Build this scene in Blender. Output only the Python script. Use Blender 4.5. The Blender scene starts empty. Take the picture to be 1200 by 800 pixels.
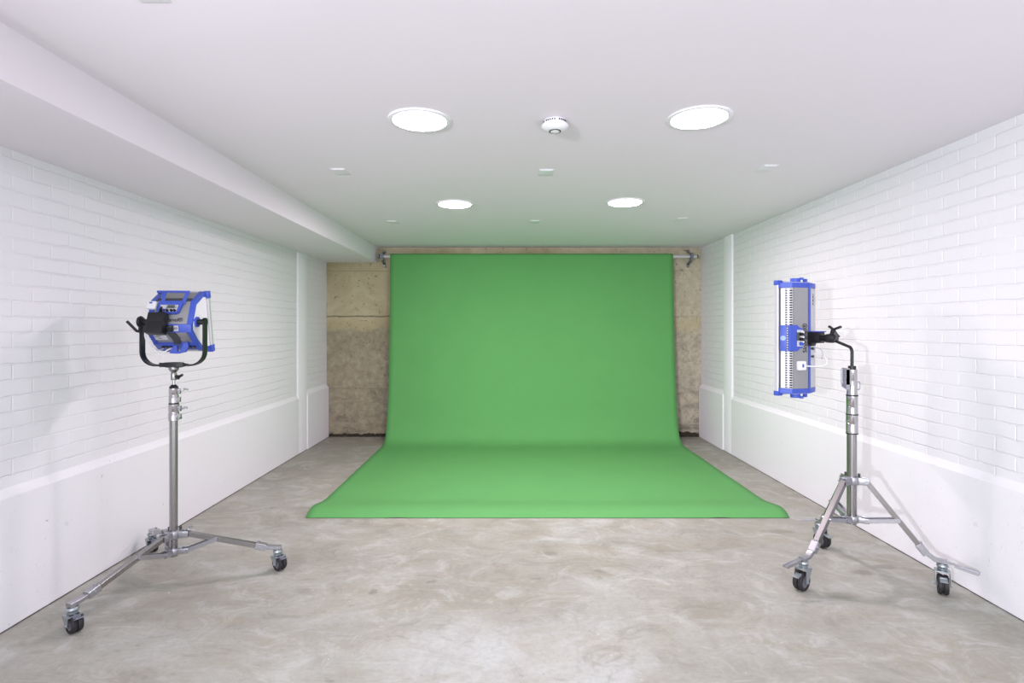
import bpy, bmesh, math, random
from mathutils import Vector, Matrix
random.seed(7)
R = math.radians
scn = bpy.context.scene
col = scn.collection

# ------------------------------------------------------------------ camera
CZ = 1.398
cam_d = bpy.data.cameras.new('camera'); cam = bpy.data.objects.new('camera', cam_d); col.objects.link(cam)
cam.location = (0, 0, CZ); cam.rotation_euler = (R(90), 0, 0)
cam_d.sensor_width = 36; cam_d.lens = 19.2
cam_d.shift_x = 3.5/1200; cam_d.shift_y = -16/1200
cam_d.clip_start = 0.05
scn.camera = cam

# ------------------------------------------------------------------ light
scn.view_settings.view_transform = 'Standard'; scn.view_settings.look = 'None'
scn.view_settings.exposure = 0.0; scn.view_settings.gamma = 1.0
scn.view_settings.use_curve_mapping = False
w = bpy.data.worlds.new('world'); scn.world = w; w.use_nodes = True
w.node_tree.nodes['Background'].inputs[0].default_value = (.9, .93, 1, 1)
w.node_tree.nodes['Background'].inputs[1].default_value = 0.6

def area(name, loc, aim, size, power, color, shape='RECTANGLE', size_y=None, spread=180):
    l = bpy.data.lights.new(name, 'AREA'); l.energy = power; l.color = color; l.shape = shape
    l.size = size; l.size_y = size_y or size; l.spread = R(spread)
    o = bpy.data.objects.new(name, l); col.objects.link(o); o.location = loc
    o.rotation_euler = (Vector(aim)-Vector(loc)).to_track_quat('-Z', 'Y').to_euler()
    return o
# unseen fill added behind the camera, coloured like daylight
area('added_daylight_fill', (0.05, -2.45, 1.25), (0.05, 3, 1.35), 4.4, 112, (.89, .92, 1), size_y=2.2)
# unseen lamp added behind and left of the camera, following the shadow directions
sp = bpy.data.lights.new('unseen_lamp_behind_camera', 'SPOT'); sp.energy = 610; sp.color = (.94, .94, 1)
sp.spot_size = R(82); sp.spot_blend = .55; sp.shadow_soft_size = .045
so = bpy.data.objects.new('unseen_lamp_behind_camera', sp); col.objects.link(so); so.location = (-1.95, -1.85, 1.46)
so.rotation_euler = (Vector((2.45, 3.6, 1.55))-so.location).to_track_quat('-Z', 'Y').to_euler()
DOWNLIGHT = (215.0, 31.0, 14.0, 12.0)   # the rows are dimmed one by one: brightest near the backdrop

# ------------------------------------------------------------------ materials
def lin(c):
    return tuple((x/255/12.92 if x/255 <= .04045 else ((x/255+.055)/1.055)**2.4) for x in c) + (1,)
def mat(name, rgb, rough=.5, metal=0, bump=0, scale=80, spec=.5, emis=0, ecol=(1, .945, .975, 1)):
    m = bpy.data.materials.new(name); m.use_nodes = True
    nt = m.node_tree; b = nt.nodes['Principled BSDF']
    c = lin(rgb)
    b.inputs['Roughness'].default_value = rough; b.inputs['Metallic'].default_value = metal
    b.inputs['Specular IOR Level'].default_value = spec
    tc = nt.nodes.new('ShaderNodeTexCoord'); nz = nt.nodes.new('ShaderNodeTexNoise')
    nz.inputs['Scale'].default_value = scale; nz.inputs['Detail'].default_value = 4
    nt.links.new(tc.outputs['Object'], nz.inputs['Vector'])
    mx = nt.nodes.new('ShaderNodeMix'); mx.data_type = 'RGBA'
    mx.inputs['A'].default_value = tuple(v*.94 for v in c[:3])+(1,); mx.inputs['B'].default_value = tuple(min(1, v*1.05) for v in c[:3])+(1,)
    nt.links.new(nz.outputs['Fac'], mx.inputs['Factor']); nt.links.new(mx.outputs['Result'], b.inputs['Base Color'])
    if bump:
        bp = nt.nodes.new('ShaderNodeBump'); bp.inputs['Strength'].default_value = bump; bp.inputs['Distance'].default_value = .004
        nt.links.new(nz.outputs['Fac'], bp.inputs['Height']); nt.links.new(bp.outputs['Normal'], b.inputs['Normal'])
    if emis:
        b.inputs['Emission Color'].default_value = ecol; b.inputs['Emission Strength'].default_value = emis
    return m

class NT:
    """small helper for longer node graphs"""
    def __init__(s, m): s.m = m; s.nt = m.node_tree; s.b = s.nt.nodes['Principled BSDF']; s.tc = s.nt.nodes.new('ShaderNodeTexCoord')
    def n(s, t, **k):
        o = s.nt.nodes.new(t)
        for a, v in k.items(): setattr(o, a, v)
        return o
    def put(s, sock, v):
        if hasattr(v, 'links') or isinstance(v, bpy.types.NodeSocket): s.nt.links.new(v, sock)
        else: sock.default_value = v
    def math(s, op, a, b=None, c=None, clamp=False):
        o = s.n('ShaderNodeMath', operation=op, use_clamp=clamp); s.put(o.inputs[0], a)
        if b is not None: s.put(o.inputs[1], b)
        if c is not None: s.put(o.inputs[2], c)
        return o.outputs[0]
    def mapping(s, v, scale=(1, 1, 1), loc=(0, 0, 0), rot=(0, 0, 0)):
        o = s.n('ShaderNodeMapping'); s.put(o.inputs['Vector'], v); o.inputs['Scale'].default_value = scale
        o.inputs['Location'].default_value = loc; o.inputs['Rotation'].default_value = rot
        return o.outputs[0]
    def noise(s, v, scale, detail=5, rough=.5, dist=0):
        o = s.n('ShaderNodeTexNoise'); s.put(o.inputs['Vector'], v); o.inputs['Scale'].default_value = scale
        o.inputs['Detail'].default_value = detail; o.inputs['Roughness'].default_value = rough; o.inputs['Distortion'].default_value = dist
        return o.outputs['Fac']
    def ramp(s, f, stops):
        o = s.n('ShaderNodeValToRGB'); s.put(o.inputs[0], f); e = o.color_ramp.elements
        while len(e) < len(stops): e.new(.5)
        for i, (p, c) in enumerate(stops):
            e[i].position = p; e[i].color = c if len(c) == 4 else tuple(c)+(1,)
        return o.outputs[0]
    def mask(s, f, lo, hi):
        o = s.n('ShaderNodeMapRange', clamp=True); s.put(o.inputs[0], f); o.inputs[1].default_value = lo; o.inputs[2].default_value = hi
        return o.outputs[0]
    def mix(s, f, a, b, mode='MIX'):
        o = s.n('ShaderNodeMix', data_type='RGBA', blend_type=mode); s.put(o.inputs['Factor'], f); s.put(o.inputs['A'], a); s.put(o.inputs['B'], b)
        return o.outputs['Result']
    def xyz(s):
        o = s.n('ShaderNodeSeparateXYZ'); s.put(o.inputs[0], s.tc.outputs['Object']); return o.outputs
    def bump(s, h, strength, dist, normal=None):
        o = s.n('ShaderNodeBump'); s.put(o.inputs['Height'], h); o.inputs['Strength'].default_value = strength; o.inputs['Distance'].default_value = dist
        if normal is not None: s.put(o.inputs['Normal'], normal)
        return o.outputs[0]

def new(name):
    m = bpy.data.materials.new(name); m.use_nodes = True; return m

WHITE = (236, 235, 240)
def brick_mat(name, y0, z0, L, h, joint_light, deep):
    m = new(name); g = NT(m); x = g.xyz(); P = g.tc.outputs['Object']
    wob = g.noise(P, 5, 3); wob2 = g.noise(P, 37, 3)
    zz = g.math('ADD', x[2], g.math('MULTIPLY', g.math('SUBTRACT', wob, .5), .016))
    zz = g.math('ADD', zz, g.math('MULTIPLY', g.math('SUBTRACT', wob2, .5), .009))
    yy = g.math('ADD', x[1], g.math('MULTIPLY', g.math('SUBTRACT', wob2, .5), .01))
    c = g.n('ShaderNodeCombineXYZ'); g.put(c.inputs[0], g.math('SUBTRACT', yy, y0)); g.put(c.inputs[1], g.math('SUBTRACT', zz, z0))
    b = g.n('ShaderNodeTexBrick'); g.put(b.inputs['Vector'], c.outputs[0])
    b.inputs['Scale'].default_value = 1; b.inputs['Mortar Size'].default_value = .0065; b.inputs['Mortar Smooth'].default_value = .75
    b.inputs['Brick Width'].default_value = L; b.inputs['Row Height'].default_value = h; b.offset = .5; b.offset_frequency = 2
    b.inputs['Color1'].default_value = (0, 0, 0, 1); b.inputs['Color2'].default_value = (1, 1, 1, 1); b.inputs['Mortar'].default_value = (.5, .5, .5, 1)
    tone = b.outputs['Color']; f0 = b.outputs['Fac']
    fr = g.math('FRACT', g.math('DIVIDE', g.math('SUBTRACT', zz, z0), h))
    bed = g.mask(g.math('ABSOLUTE', g.math('SUBTRACT', fr, .5)), .36, .42)       # 1 on the bed joints
    f = g.math('MULTIPLY', f0, g.math('MULTIPLY_ADD', bed, .3, .7))              # upright joints are shallower
    keep = g.mask(g.noise(P, 2.3, 4), .3, .55)                      # the paint fills some joints nearly flush
    depth = g.math('MULTIPLY', f, g.math('MULTIPLY_ADD', keep, .65, .35))
    lump = g.noise(P, 22, 6, .6); fine = g.noise(P, 120, 4, .6)
    hgt = g.math('SUBTRACT', g.math('MULTIPLY', lump, .45), depth)
    hgt = g.math('ADD', hgt, g.math('MULTIPLY', fine, .1))
    hgt = g.math('ADD', hgt, g.math('MULTIPLY', tone, .22))         # each brick stands a little proud or back
    g.put(g.b.inputs['Normal'], g.bump(hgt, 1, deep))
    base = g.mix(g.math('MULTIPLY', g.math('MULTIPLY', f0, g.math('SUBTRACT', 1, bed)), joint_light), lin((233, 232, 237)), lin((247, 246, 250)))  # upright joints coloured lighter to stand in for the light they catch
    pits = g.mask(g.noise(P, 46, 2), .765, .80)
    base = g.mix(g.math('MULTIPLY', pits, .3), base, lin((170, 168, 168)))
    g.put(g.b.inputs['Base Color'], base); g.b.inputs['Roughness'].default_value = .62
    g.b.inputs['Specular IOR Level'].default_value = .3
    return m
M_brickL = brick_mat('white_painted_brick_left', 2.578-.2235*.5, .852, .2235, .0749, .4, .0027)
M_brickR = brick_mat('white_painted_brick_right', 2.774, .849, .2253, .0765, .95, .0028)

def plaster_mat():
    m = new('white_painted_render'); g = NT(m); P = g.tc.outputs['Object']
    n = g.noise(P, 9, 7, .62); p = g.mask(g.noise(P, 55, 2, .5), .68, .76)
    h = g.math('SUBTRACT', g.math('MULTIPLY', n, .5), g.math('MULTIPLY', p, .6))
    g.put(g.b.inputs['Normal'], g.bump(h, .8, .004))
    pits = g.mask(g.noise(g.mapping(P, loc=(5, 5, 5)), 38, 2), .76, .78)
    x = g.xyz(); ay = g.math('SUBTRACT', x[1], 2.87); az = g.math('SUBTRACT', x[2], .367)     # one chipped spot
    rr = g.math('SQRT', g.math('ADD', g.math('MULTIPLY', ay, ay), g.math('MULTIPLY', g.math('MULTIPLY', az, az), 2)))
    chip = g.mask(g.math('ADD', rr, g.math('MULTIPLY', g.noise(P, 40, 3), .03)), .034, .026)
    pits = g.math('MAXIMUM', pits, g.math('MULTIPLY', chip, .35))
    g.put(g.b.inputs['Base Color'], g.mix(g.math('MULTIPLY', pits, .45), lin(WHITE), lin((150, 146, 142))))
    g.b.inputs['Roughness'].default_value = .6; g.b.inputs['Specular IOR Level'].default_value = .3
    return m
M_plaster = plaster_mat()

def ceiling_mat():
    m = new('white_ceiling_paint'); g = NT(m); P = g.tc.outputs['Object']
    h = g.noise(P, 1.6, 3); h2 = g.noise(P, 160, 2)
    hh = g.math('ADD', g.math('MULTIPLY', h, 1), g.math('MULTIPLY', h2, .02))
    g.put(g.b.inputs['Normal'], g.bump(hh, .5, .01))
    g.b.inputs['Base Color'].default_value = lin((237, 231, 238)); g.b.inputs['Roughness'].default_value = .7
    g.b.inputs['Specular IOR Level'].default_value = .2
    return m
M_ceil = ceiling_mat()

def floor_mat():
    m = new('bare_concrete_floor'); g = NT(m); P = g.tc.outputs['Object']; x = g.xyz()
    sw = g.noise(g.mapping(P, scale=(1, .8, 1), rot=(0, 0, .5)), .75, 6, .6, 1.6)
    sw2 = g.noise(g.mapping(P, scale=(.7, 1.5, 1), rot=(0, 0, -.35), loc=(3, 1, 0)), 2.1, 9, .66, 1.2)
    fine = g.noise(P, 38, 8, .7)
    c = g.ramp(sw, [(.28, lin((158, 151, 141))), (.45, lin((184, 179, 170))), (.6, lin((199, 195, 190))), (.75, lin((209, 207, 204)))])
    c2 = g.ramp(sw2, [(.3, lin((150, 141, 127))), (.5, lin((186, 181, 171))), (.66, lin((205, 201, 196)))])
    c = g.mix(.5, c, c2)
    big = g.noise(g.mapping(P, loc=(7, 2, 0)), .55, 5, .6, 2.0)
    c = g.mix(g.math('MULTIPLY', g.mask(big, .44, .56), .35), c, lin((160, 152, 140)))
    # pale powdery patches of laitance near the camera
    dx = g.math('SUBTRACT', x[0], .02); dy = g.math('SUBTRACT', x[1], 2.3)
    d = g.math('SQRT', g.math('ADD', g.math('MULTIPLY', g.math('MULTIPLY', dx, dx), .8), g.math('MULTIPLY', g.math('MULTIPLY', dy, dy), 2.2)))
    d = g.math('ADD', d, g.math('MULTIPLY', g.math('SUBTRACT', g.noise(P, 3, 7, .65), .5), .9))
    pale = g.mask(d, .62, .2)
    c = g.mix(g.math('MULTIPLY', pale, .6), c, lin((222, 220, 221)))
    # warm stains further back
    warm = g.math('MULTIPLY', g.mask(g.noise(g.mapping(P, scale=(1, 2, 1)), 1.7, 6, .65, .8), .45, .68), .45)
    c = g.mix(warm, c, lin((176, 162, 140)))
    # concrete turns darker towards the far strip
    back = g.mask(g.math('ADD', x[1], g.math('MULTIPLY', g.noise(P, 2.2, 5), 1.2)), 5.0, 6.6)
    c = g.mix(g.math('MULTIPLY', back, .5), c, lin((142, 133, 120)))
    # trowel scratches
    sc = g.noise(g.mapping(P, scale=(.6, 14, 1), rot=(0, 0, .7)), 2.2, 5, .6, 2.2)
    c = g.mix(g.math('MULTIPLY', g.mask(sc, .62, .67), .25), c, lin((226, 222, 216)))
    sc2 = g.noise(g.mapping(P, scale=(1, 5, 1), rot=(0, 0, -.4), loc=(2, 7, 0)), 1.3, 7, .7, 2.6)
    c = g.mix(g.math('MULTIPLY', g.mask(sc2, .63, .68), .4), c, lin((150, 141, 128)))
    # small damp spots
    sp_ = g.mask(g.noise(g.mapping(P, scale=(1, 1.5, 1), loc=(.3, 1.2, 0)), 5.5, 3, .5), .70, .73)
    c = g.mix(g.math('MULTIPLY', sp_, .5), c, lin((140, 133, 125)))
    ch = g.mask(g.noise(g.mapping(P, loc=(9, 3, 1)), 31, 2), .735, .76)
    c = g.mix(g.math('MULTIPLY', ch, .6), c, lin((232, 230, 226)))
    dk = g.mask(g.noise(g.mapping(P, loc=(1, 3, 4)), 27, 2), .76, .78)
    c = g.mix(g.math('MULTIPLY', dk, .5), c, lin((120, 110, 98)))
    for (sx, sy, sr, sq) in ((.255, 3.385, .06, 2.2), (2.02, 3.12, .07, 2.5), (2.2, 3.2, .08, 3), (1.73, 2.86, .1, 3.5), (.53, 3.14, .06, 4), (1.86, 3.75, .12, 4)):
        ax = g.math('SUBTRACT', x[0], sx); ay = g.math('MULTIPLY', g.math('SUBTRACT', x[1], sy), sq*.6)
        r = g.math('SQRT', g.math('ADD', g.math('MULTIPLY', ax, ax), g.math('MULTIPLY', ay, ay)))
        r = g.math('ADD', r, g.math('MULTIPLY', g.math('SUBTRACT', g.noise(P, 14, 4), .5), .08))
        c = g.mix(g.math('MULTIPLY', g.mask(r, sr, sr*.55), .45), c, lin((128, 122, 110)))
    # dirt and the shaded gap under the walls, painted as one dark line
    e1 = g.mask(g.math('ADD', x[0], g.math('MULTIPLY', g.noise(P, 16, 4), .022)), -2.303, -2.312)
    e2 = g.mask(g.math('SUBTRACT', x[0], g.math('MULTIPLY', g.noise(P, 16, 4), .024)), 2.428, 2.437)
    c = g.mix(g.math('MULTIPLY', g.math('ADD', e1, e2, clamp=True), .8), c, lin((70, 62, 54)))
    c = g.mix(g.math('MULTIPLY', g.mask(fine, .42, .62), .22), c, lin((148, 141, 131)))
    f2 = g.noise(g.mapping(P, scale=(1, 1.3, 1), rot=(0, 0, .6)), 3.6, 12, .74, 1.4)
    c = g.mix(g.math('MULTIPLY', g.mask(f2, .52, .62), .40), c, lin((216, 214, 211)))
    c = g.mix(g.math('MULTIPLY', g.mask(f2, .46, .36), .42), c, lin((146, 139, 128)))
    c = g.mix(1.0, c, (.80, .85, .85, 1), 'MULTIPLY')
    g.put(g.b.inputs['Base Color'], c)
    g.put(g.b.inputs['Roughness'], g.math('MULTIPLY_ADD', sw2, .3, .38))
    h = g.math('ADD', g.math('MULTIPLY', fine, .3), g.math('MULTIPLY', sw2, .8))
    g.put(g.b.inputs['Normal'], g.bump(h, .35, .006))
    g.b.inputs['Specular IOR Level'].default_value = .35
    return m
M_floor = floor_mat()

def back_mat():
    m = new('rough_cast_concrete'); g = NT(m); P = g.tc.outputs['Object']; x = g.xyz()
    n1 = g.noise(P, 1.8, 8, .65, .5); n2 = g.noise(P, 13, 10, .78); n3 = g.noise(P, 60, 6, .7)
    up = g.ramp(n1, [(.3, lin((164, 151, 116))), (.5, lin((186, 174, 141))), (.7, lin((204, 194, 165)))])
    lo = g.ramp(n2, [(.3, lin((130, 122, 104))), (.5, lin((160, 150, 128))), (.7, lin((184, 175, 152)))])
    edge = g.math('ADD', x[2], g.math('MULTIPLY', g.math('SUBTRACT', g.noise(P, 3.5, 6, .6), .5), .34))
    c = g.mix(g.mask(edge, 1.33, 1.52), lo, up)
    rightness = g.mask(x[0], .6, 2.3)
    c = g.mix(g.math('MULTIPLY', rightness, .55), c, g.mix(g.mask(n2, .4, .62), lin((172, 164, 150)), lin((216, 207, 188))))
    # pale slurry drips under the joint
    drip = g.math('MULTIPLY', g.mask(edge, 1.52, 1.48), g.mask(edge, 1.34, 1.42))
    c = g.mix(g.math('MULTIPLY', drip, .4), c, lin((192, 176, 132)))
    # dark scuffs, stretched both ways
    s1 = g.mask(g.noise(g.mapping(P, scale=(5, 1, 1.2)), 5, 6, .7), .62, .7)
    s2 = g.mask(g.noise(g.mapping(P, scale=(1, 1, 5), loc=(4, 0, 2)), 5, 6, .7), .63, .7)
    s = g.math('ADD', g.math('MULTIPLY', s1, .6), g.math('MULTIPLY', s2, .6), clamp=True)
    c = g.mix(s, c, lin((98, 92, 84)))
    spk = g.mask(g.noise(P, 24, 5, .65), .64, .69)
    c = g.mix(g.math('MULTIPLY', spk, .7), c, lin((78, 72, 66)))
    low = g.math('MULTIPLY', g.mask(g.noise(g.mapping(P, scale=(1, 1, 2.6)), 4.2, 7, .7), .5, .62), g.mask(x[2], .95, .15))
    c = g.mix(g.math('MULTIPLY', low, .6), c, lin((92, 88, 82)))
    # horizontal shutter joint lines
    ln = None
    for z, ww in ((1.545, .009), (2.13, .004), (.62, .003)):
        zz = g.math('ADD', x[2], g.math('MULTIPLY', g.math('SUBTRACT', g.noise(P, 8, 3), .5), .02))
        k = g.math('COMPARE', zz, z, ww); ln = k if ln is None else g.math('MAXIMUM', ln, g.math('MULTIPLY', k, .5))
    c = g.mix(g.math('MULTIPLY', g.math('MULTIPLY', ln, .6), g.math('SUBTRACT', 1, g.math('MULTIPLY', rightness, .8))), c, lin((86, 78, 66)))
    g.put(g.b.inputs['Base Color'], c)
    h = g.math('ADD', g.math('MULTIPLY', n2, .8), g.math('MULTIPLY', n3, .4))
    h = g.math('SUBTRACT', h, g.math('ADD', g.math('MULTIPLY', s, .5), g.math('ADD', ln, g.math('MULTIPLY', spk, .6))))
    g.put(g.b.inputs['Normal'], g.bump(h, .7, .012)); g.b.inputs['Roughness'].default_value = .85
    return m
M_back = back_mat()

M_green = mat('green_paper', (94, 160, 92), .78, scale=3, spec=.25)
M_chrome = mat('polished_steel', (188, 186, 188), .16, 1, scale=30)
M_steel = mat('satin_steel', (158, 156, 156), .25, 1, scale=40)
M_cast = mat('cast_alloy', (176, 176, 182), .33, .9, bump=.15, scale=140)
M_zinc = mat('zinc_plated_steel', (168, 176, 180), .33, .8, scale=60)
M_tab = mat('grey_pressed_steel', (148, 150, 166), .42, .5)
M_black = mat('black_plastic', (20, 20, 22), .42)
M_blackm = mat('black_coated_metal', (24, 24, 26), .33, .2)
M_rubber = mat('black_rubber', (34, 32, 36), .6)
M_hub = mat('grey_nylon_wheel_hub', (104, 102, 112), .5)
M_blue = mat('blue_plastic', (64, 88, 190), .42, bump=.05, scale=300)
M_grey = mat('grey_aluminium_panel', (158, 158, 160), .45, .45)
M_dgrey = mat('dark_grey_plastic', (66, 66, 72), .5)
M_lgrey = mat('light_grey_panel', (196, 197, 203), .5)
M_white = mat('white_plastic', (236, 236, 240), .4)
M_diff = mat('white_diffuser', (240, 240, 240), .5)
M_silver = mat('brushed_silver_profile', (222, 222, 226), .32, .6)
M_screen = mat('grey_display', (84, 92, 88), .25)
M_brass = mat('brass_socket', (150, 130, 90), .4, .7)
M_galv = mat('galvanised_steel', (128, 134, 150), .4, .8, bump=.1, scale=90)
M_tube = mat('white_grey_tube', (205, 203, 206), .4, .2)
M_ink = mat('black_ink', (22, 22, 24), .5)
M_paleblue = mat('pale_blue_badge', (150, 172, 235), .45)
M_lamps = [mat('glowing_diffuser', (250, 250, 250), .5, emis=e, ecol=(1, .825, .92, 1) if e > 100 else (1, .97, .985, 1)) for e in DOWNLIGHT]; M_lamp = M_lamps[0]
M_dirt = mat('crumbling_dark_mortar', (58, 52, 42), .95, bump=1, scale=30)

def perf_mat():
    m = new('perforated_grey_metal'); g = NT(m); x = g.xyz()
    def wave(v, s, ph=0.0): return g.math('SINE', g.math('MULTIPLY_ADD', v, s, ph))
    uu = g.math('ADD', g.math('MULTIPLY', x[0], .88), g.math('MULTIPLY', x[1], .474))
    a = g.math('ADD', wave(uu, 430), wave(x[2], 430))
    c = g.mix(g.mask(a, .1, .5), lin((186, 186, 190)), lin((16, 16, 22)))
    g.put(g.b.inputs['Base Color'], c); g.b.inputs['Roughness'].default_value = .45; g.b.inputs['Metallic'].default_value = .3
    return m
M_perf = perf_mat()

# ------------------------------------------------------------------ mesh helpers
def bx(bm, c, s, M=None, bev=0):
    r = bmesh.ops.create_cube(bm, size=1, matrix=Matrix.Translation(c) @ Matrix.Diagonal((s[0], s[1], s[2], 1)))
    vs = r['verts']
    if bev:
        es = list({e for v in vs for e in v.link_edges})
        rr = bmesh.ops.bevel(bm, geom=es, offset=bev, segments=2, affect='EDGES', profile=.6)
        vs = list({v for f in rr['faces'] for v in f.verts} | {v for v in vs if v.is_valid})
        seen = set(vs); st = list(vs)
        while st:
            v = st.pop()
            for e in v.link_edges:
                o = e.other_vert(v)
                if o not in seen: seen.add(o); st.append(o)
        vs = list(seen)
    if M: bmesh.ops.transform(bm, matrix=M, verts=vs)
    return bm
def frame(d, up=(0, 0, 1)):
    d = Vector(d).normalized(); u = Vector(up)
    if abs(d.dot(u)) > .98: u = Vector((0, 1, 0)) if abs(d.y) < .9 else Vector((1, 0, 0))
    a = u.cross(d).normalized(); b = d.cross(a).normalized()
    return a, b, d
def cyl(bm, p0, p1, r0, r1=None, seg=20, caps=True):
    p0 = Vector(p0); p1 = Vector(p1); r1 = r0 if r1 is None else r1
    a, b, d = frame(p1-p0)
    rings = []
    for p, r in ((p0, r0), (p1, r1)):
        rings.append([bm.verts.new(p+a*(r*math.cos(2*math.pi*i/seg))+b*(r*math.sin(2*math.pi*i/seg))) for i in range(seg)])
    for i in range(seg): bm.faces.new((rings[0][i], rings[0][(i+1) % seg], rings[1][(i+1) % seg], rings[1][i]))
    if caps: bm.faces.new(rings[0][::-1]); bm.faces.new(rings[1])
    return bm
def lathe(bm, prof, M=None, seg=32, closed=False):
    """prof [(r,z)] about z"""
    rings = []
    for r, z in prof:
        if r < 1e-6: rings.append([bm.verts.new((0, 0, z))])
        else: rings.append([bm.verts.new((r*math.cos(2*math.pi*i/seg), r*math.sin(2*math.pi*i/seg), z)) for i in range(seg)])
    prs = list(zip(rings, rings[1:])) + ([(rings[-1], rings[0])] if closed else [])
    for a, b in prs:
        for i in range(seg):
            j = (i+1) % seg
            if len(a) == 1 and len(b) == 1: break
            if len(a) == 1: bm.faces.new((a[0], b[i], b[j]))
            elif len(b) == 1: bm.faces.new((a[i], a[j], b[0]))
            else: bm.faces.new((a[i], a[j], b[j], b[i]))
    if M: bmesh.ops.transform(bm, matrix=M, verts=[v for rg in rings for v in rg])
    return bm
def sweep(bm, pts, sec, up=(0, 0, 1), caps=True, closed=False):
    """sweep a 2D section (u along side, v along up) through points"""
    pts = [Vector(p) for p in pts]; rings = []; n = len(pts); prev = None
    for i, p in enumerate(pts):
        if closed: d = (pts[(i+1) % n]-pts[i-1]).normalized()
        else:
            d0 = (pts[i]-pts[i-1]).normalized() if i else (pts[1]-pts[0]).normalized()
            d1 = (pts[i+1]-pts[i]).normalized() if i < n-1 else d0
            d = (d0+d1).normalized()
        if prev is None: a, b, _ = frame(d, up)
        else:
            a = (prev - d*prev.dot(d)).normalized(); b = d.cross(a).normalized()
        prev = a
        rings.append([bm.verts.new(p+a*u+b*v) for u, v in sec])
    m = len(sec)
    prs = list(zip(rings, rings[1:])) + ([(rings[-1], rings[0])] if closed else [])
    for A, B in prs:
        for k in range(m): bm.faces.new((A[k], A[(k+1) % m], B[(k+1) % m], B[k]))
    if caps and not closed: bm.faces.new(rings[0][::-1]); bm.faces.new(rings[-1])
    return bm
def circ(r, n=10): return [(r*math.cos(2*math.pi*i/n), r*math.sin(2*math.pi*i/n)) for i in range(n)]
def rect(w_, h_, c=.002):
    w_, h_ = w_/2, h_/2
    return [(w_, -h_+c), (w_, h_-c), (w_-c, h_), (-w_+c, h_), (-w_, h_-c), (-w_, -h_+c), (-w_+c, -h_), (w_-c, -h_)]
def prism(bm, poly, x0, x1, M=None):
    """poly in (y,z) extruded along x"""
    A = [bm.verts.new((x0, y, z)) for y, z in poly]; B = [bm.verts.new((x1, y, z)) for y, z in poly]
    n = len(poly)
    for i in range(n): bm.faces.new((A[i], A[(i+1) % n], B[(i+1) % n], B[i]))
    bm.faces.new(A[::-1]); bm.faces.new(B)
    if M: bmesh.ops.transform(bm, matrix=M, verts=A+B)
    return bm
def smooth_path(pts, n=6):
    pts = [Vector(p) for p in pts]; out = []
    P = [pts[0]*2-pts[1]]+pts+[pts[-1]*2-pts[-2]]
    for i in range(1, len(P)-2):
        for k in range(n):
            t = k/n; a, b, c, d = P[i-1:i+3]
            out.append(.5*((2*b)+(c-a)*t+(2*a-5*b+4*c-d)*t*t+(3*b-a-3*c+d)*t**3))
    out.append(pts[-1]); return out
def obj(name, bm, m, parent=None, bev=0, M=None, ang=35):
    if M is not None: bmesh.ops.transform(bm, matrix=M, verts=bm.verts[:])
    bmesh.ops.recalc_face_normals(bm, faces=bm.faces[:])
    me = bpy.data.meshes.new(name); bm.to_mesh(me); bm.free()
    me.materials.append(m)
    for p in me.polygons: p.use_smooth = True
    me.set_sharp_from_angle(angle=R(ang))
    o = bpy.data.objects.new(name, me); col.objects.link(o)
    if parent: o.parent = parent
    if bev:
        md = o.modifiers.new('soft_edges', 'BEVEL'); md.width = bev; md.segments = 2; md.limit_method = 'ANGLE'; md.angle_limit = R(40); md.harden_normals = True
    return o
def struct(name, bm, m, **k):
    o = obj(name, bm, m, **k); o['kind'] = 'structure'; return o
def tag(o, label, cat, group=None):
    o['label'] = label; o['category'] = cat
    if group: o['group'] = group
    return o
def empty(name, loc, rz=0):
    o = bpy.data.objects.new(name, None); col.objects.link(o); o.location = loc; o.rotation_euler = (0, 0, rz)
    o.empty_display_size = .1; return o
def B(): return bmesh.new()
def copy_tree(o, parent=None):
    c = o.copy(); col.objects.link(c); c.parent = parent
    for ch in [x for x in bpy.data.objects if x.parent == o]: copy_tree(ch, c)
    return c
def text_mesh(body, size, M, name, m, parent, extrude=.0004, align='CENTER'):
    cu = bpy.data.curves.new(name, 'FONT'); cu.body = body; cu.size = size; cu.extrude = extrude; cu.align_x = align; cu.align_y = 'CENTER'
    cu.offset = size*.006
    t = bpy.data.objects.new(name+'_source', cu); col.objects.link(t)
    bpy.context.view_layer.update()
    me = bpy.data.meshes.new_from_object(t.evaluated_get(bpy.context.evaluated_depsgraph_get()))
    bpy.data.objects.remove(t); bpy.data.curves.remove(cu)
    me.transform(M); me.materials.clear(); me.materials.append(m); me.name = name
    o = bpy.data.objects.new(name, me); col.objects.link(o); o.parent = parent
    return o

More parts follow.
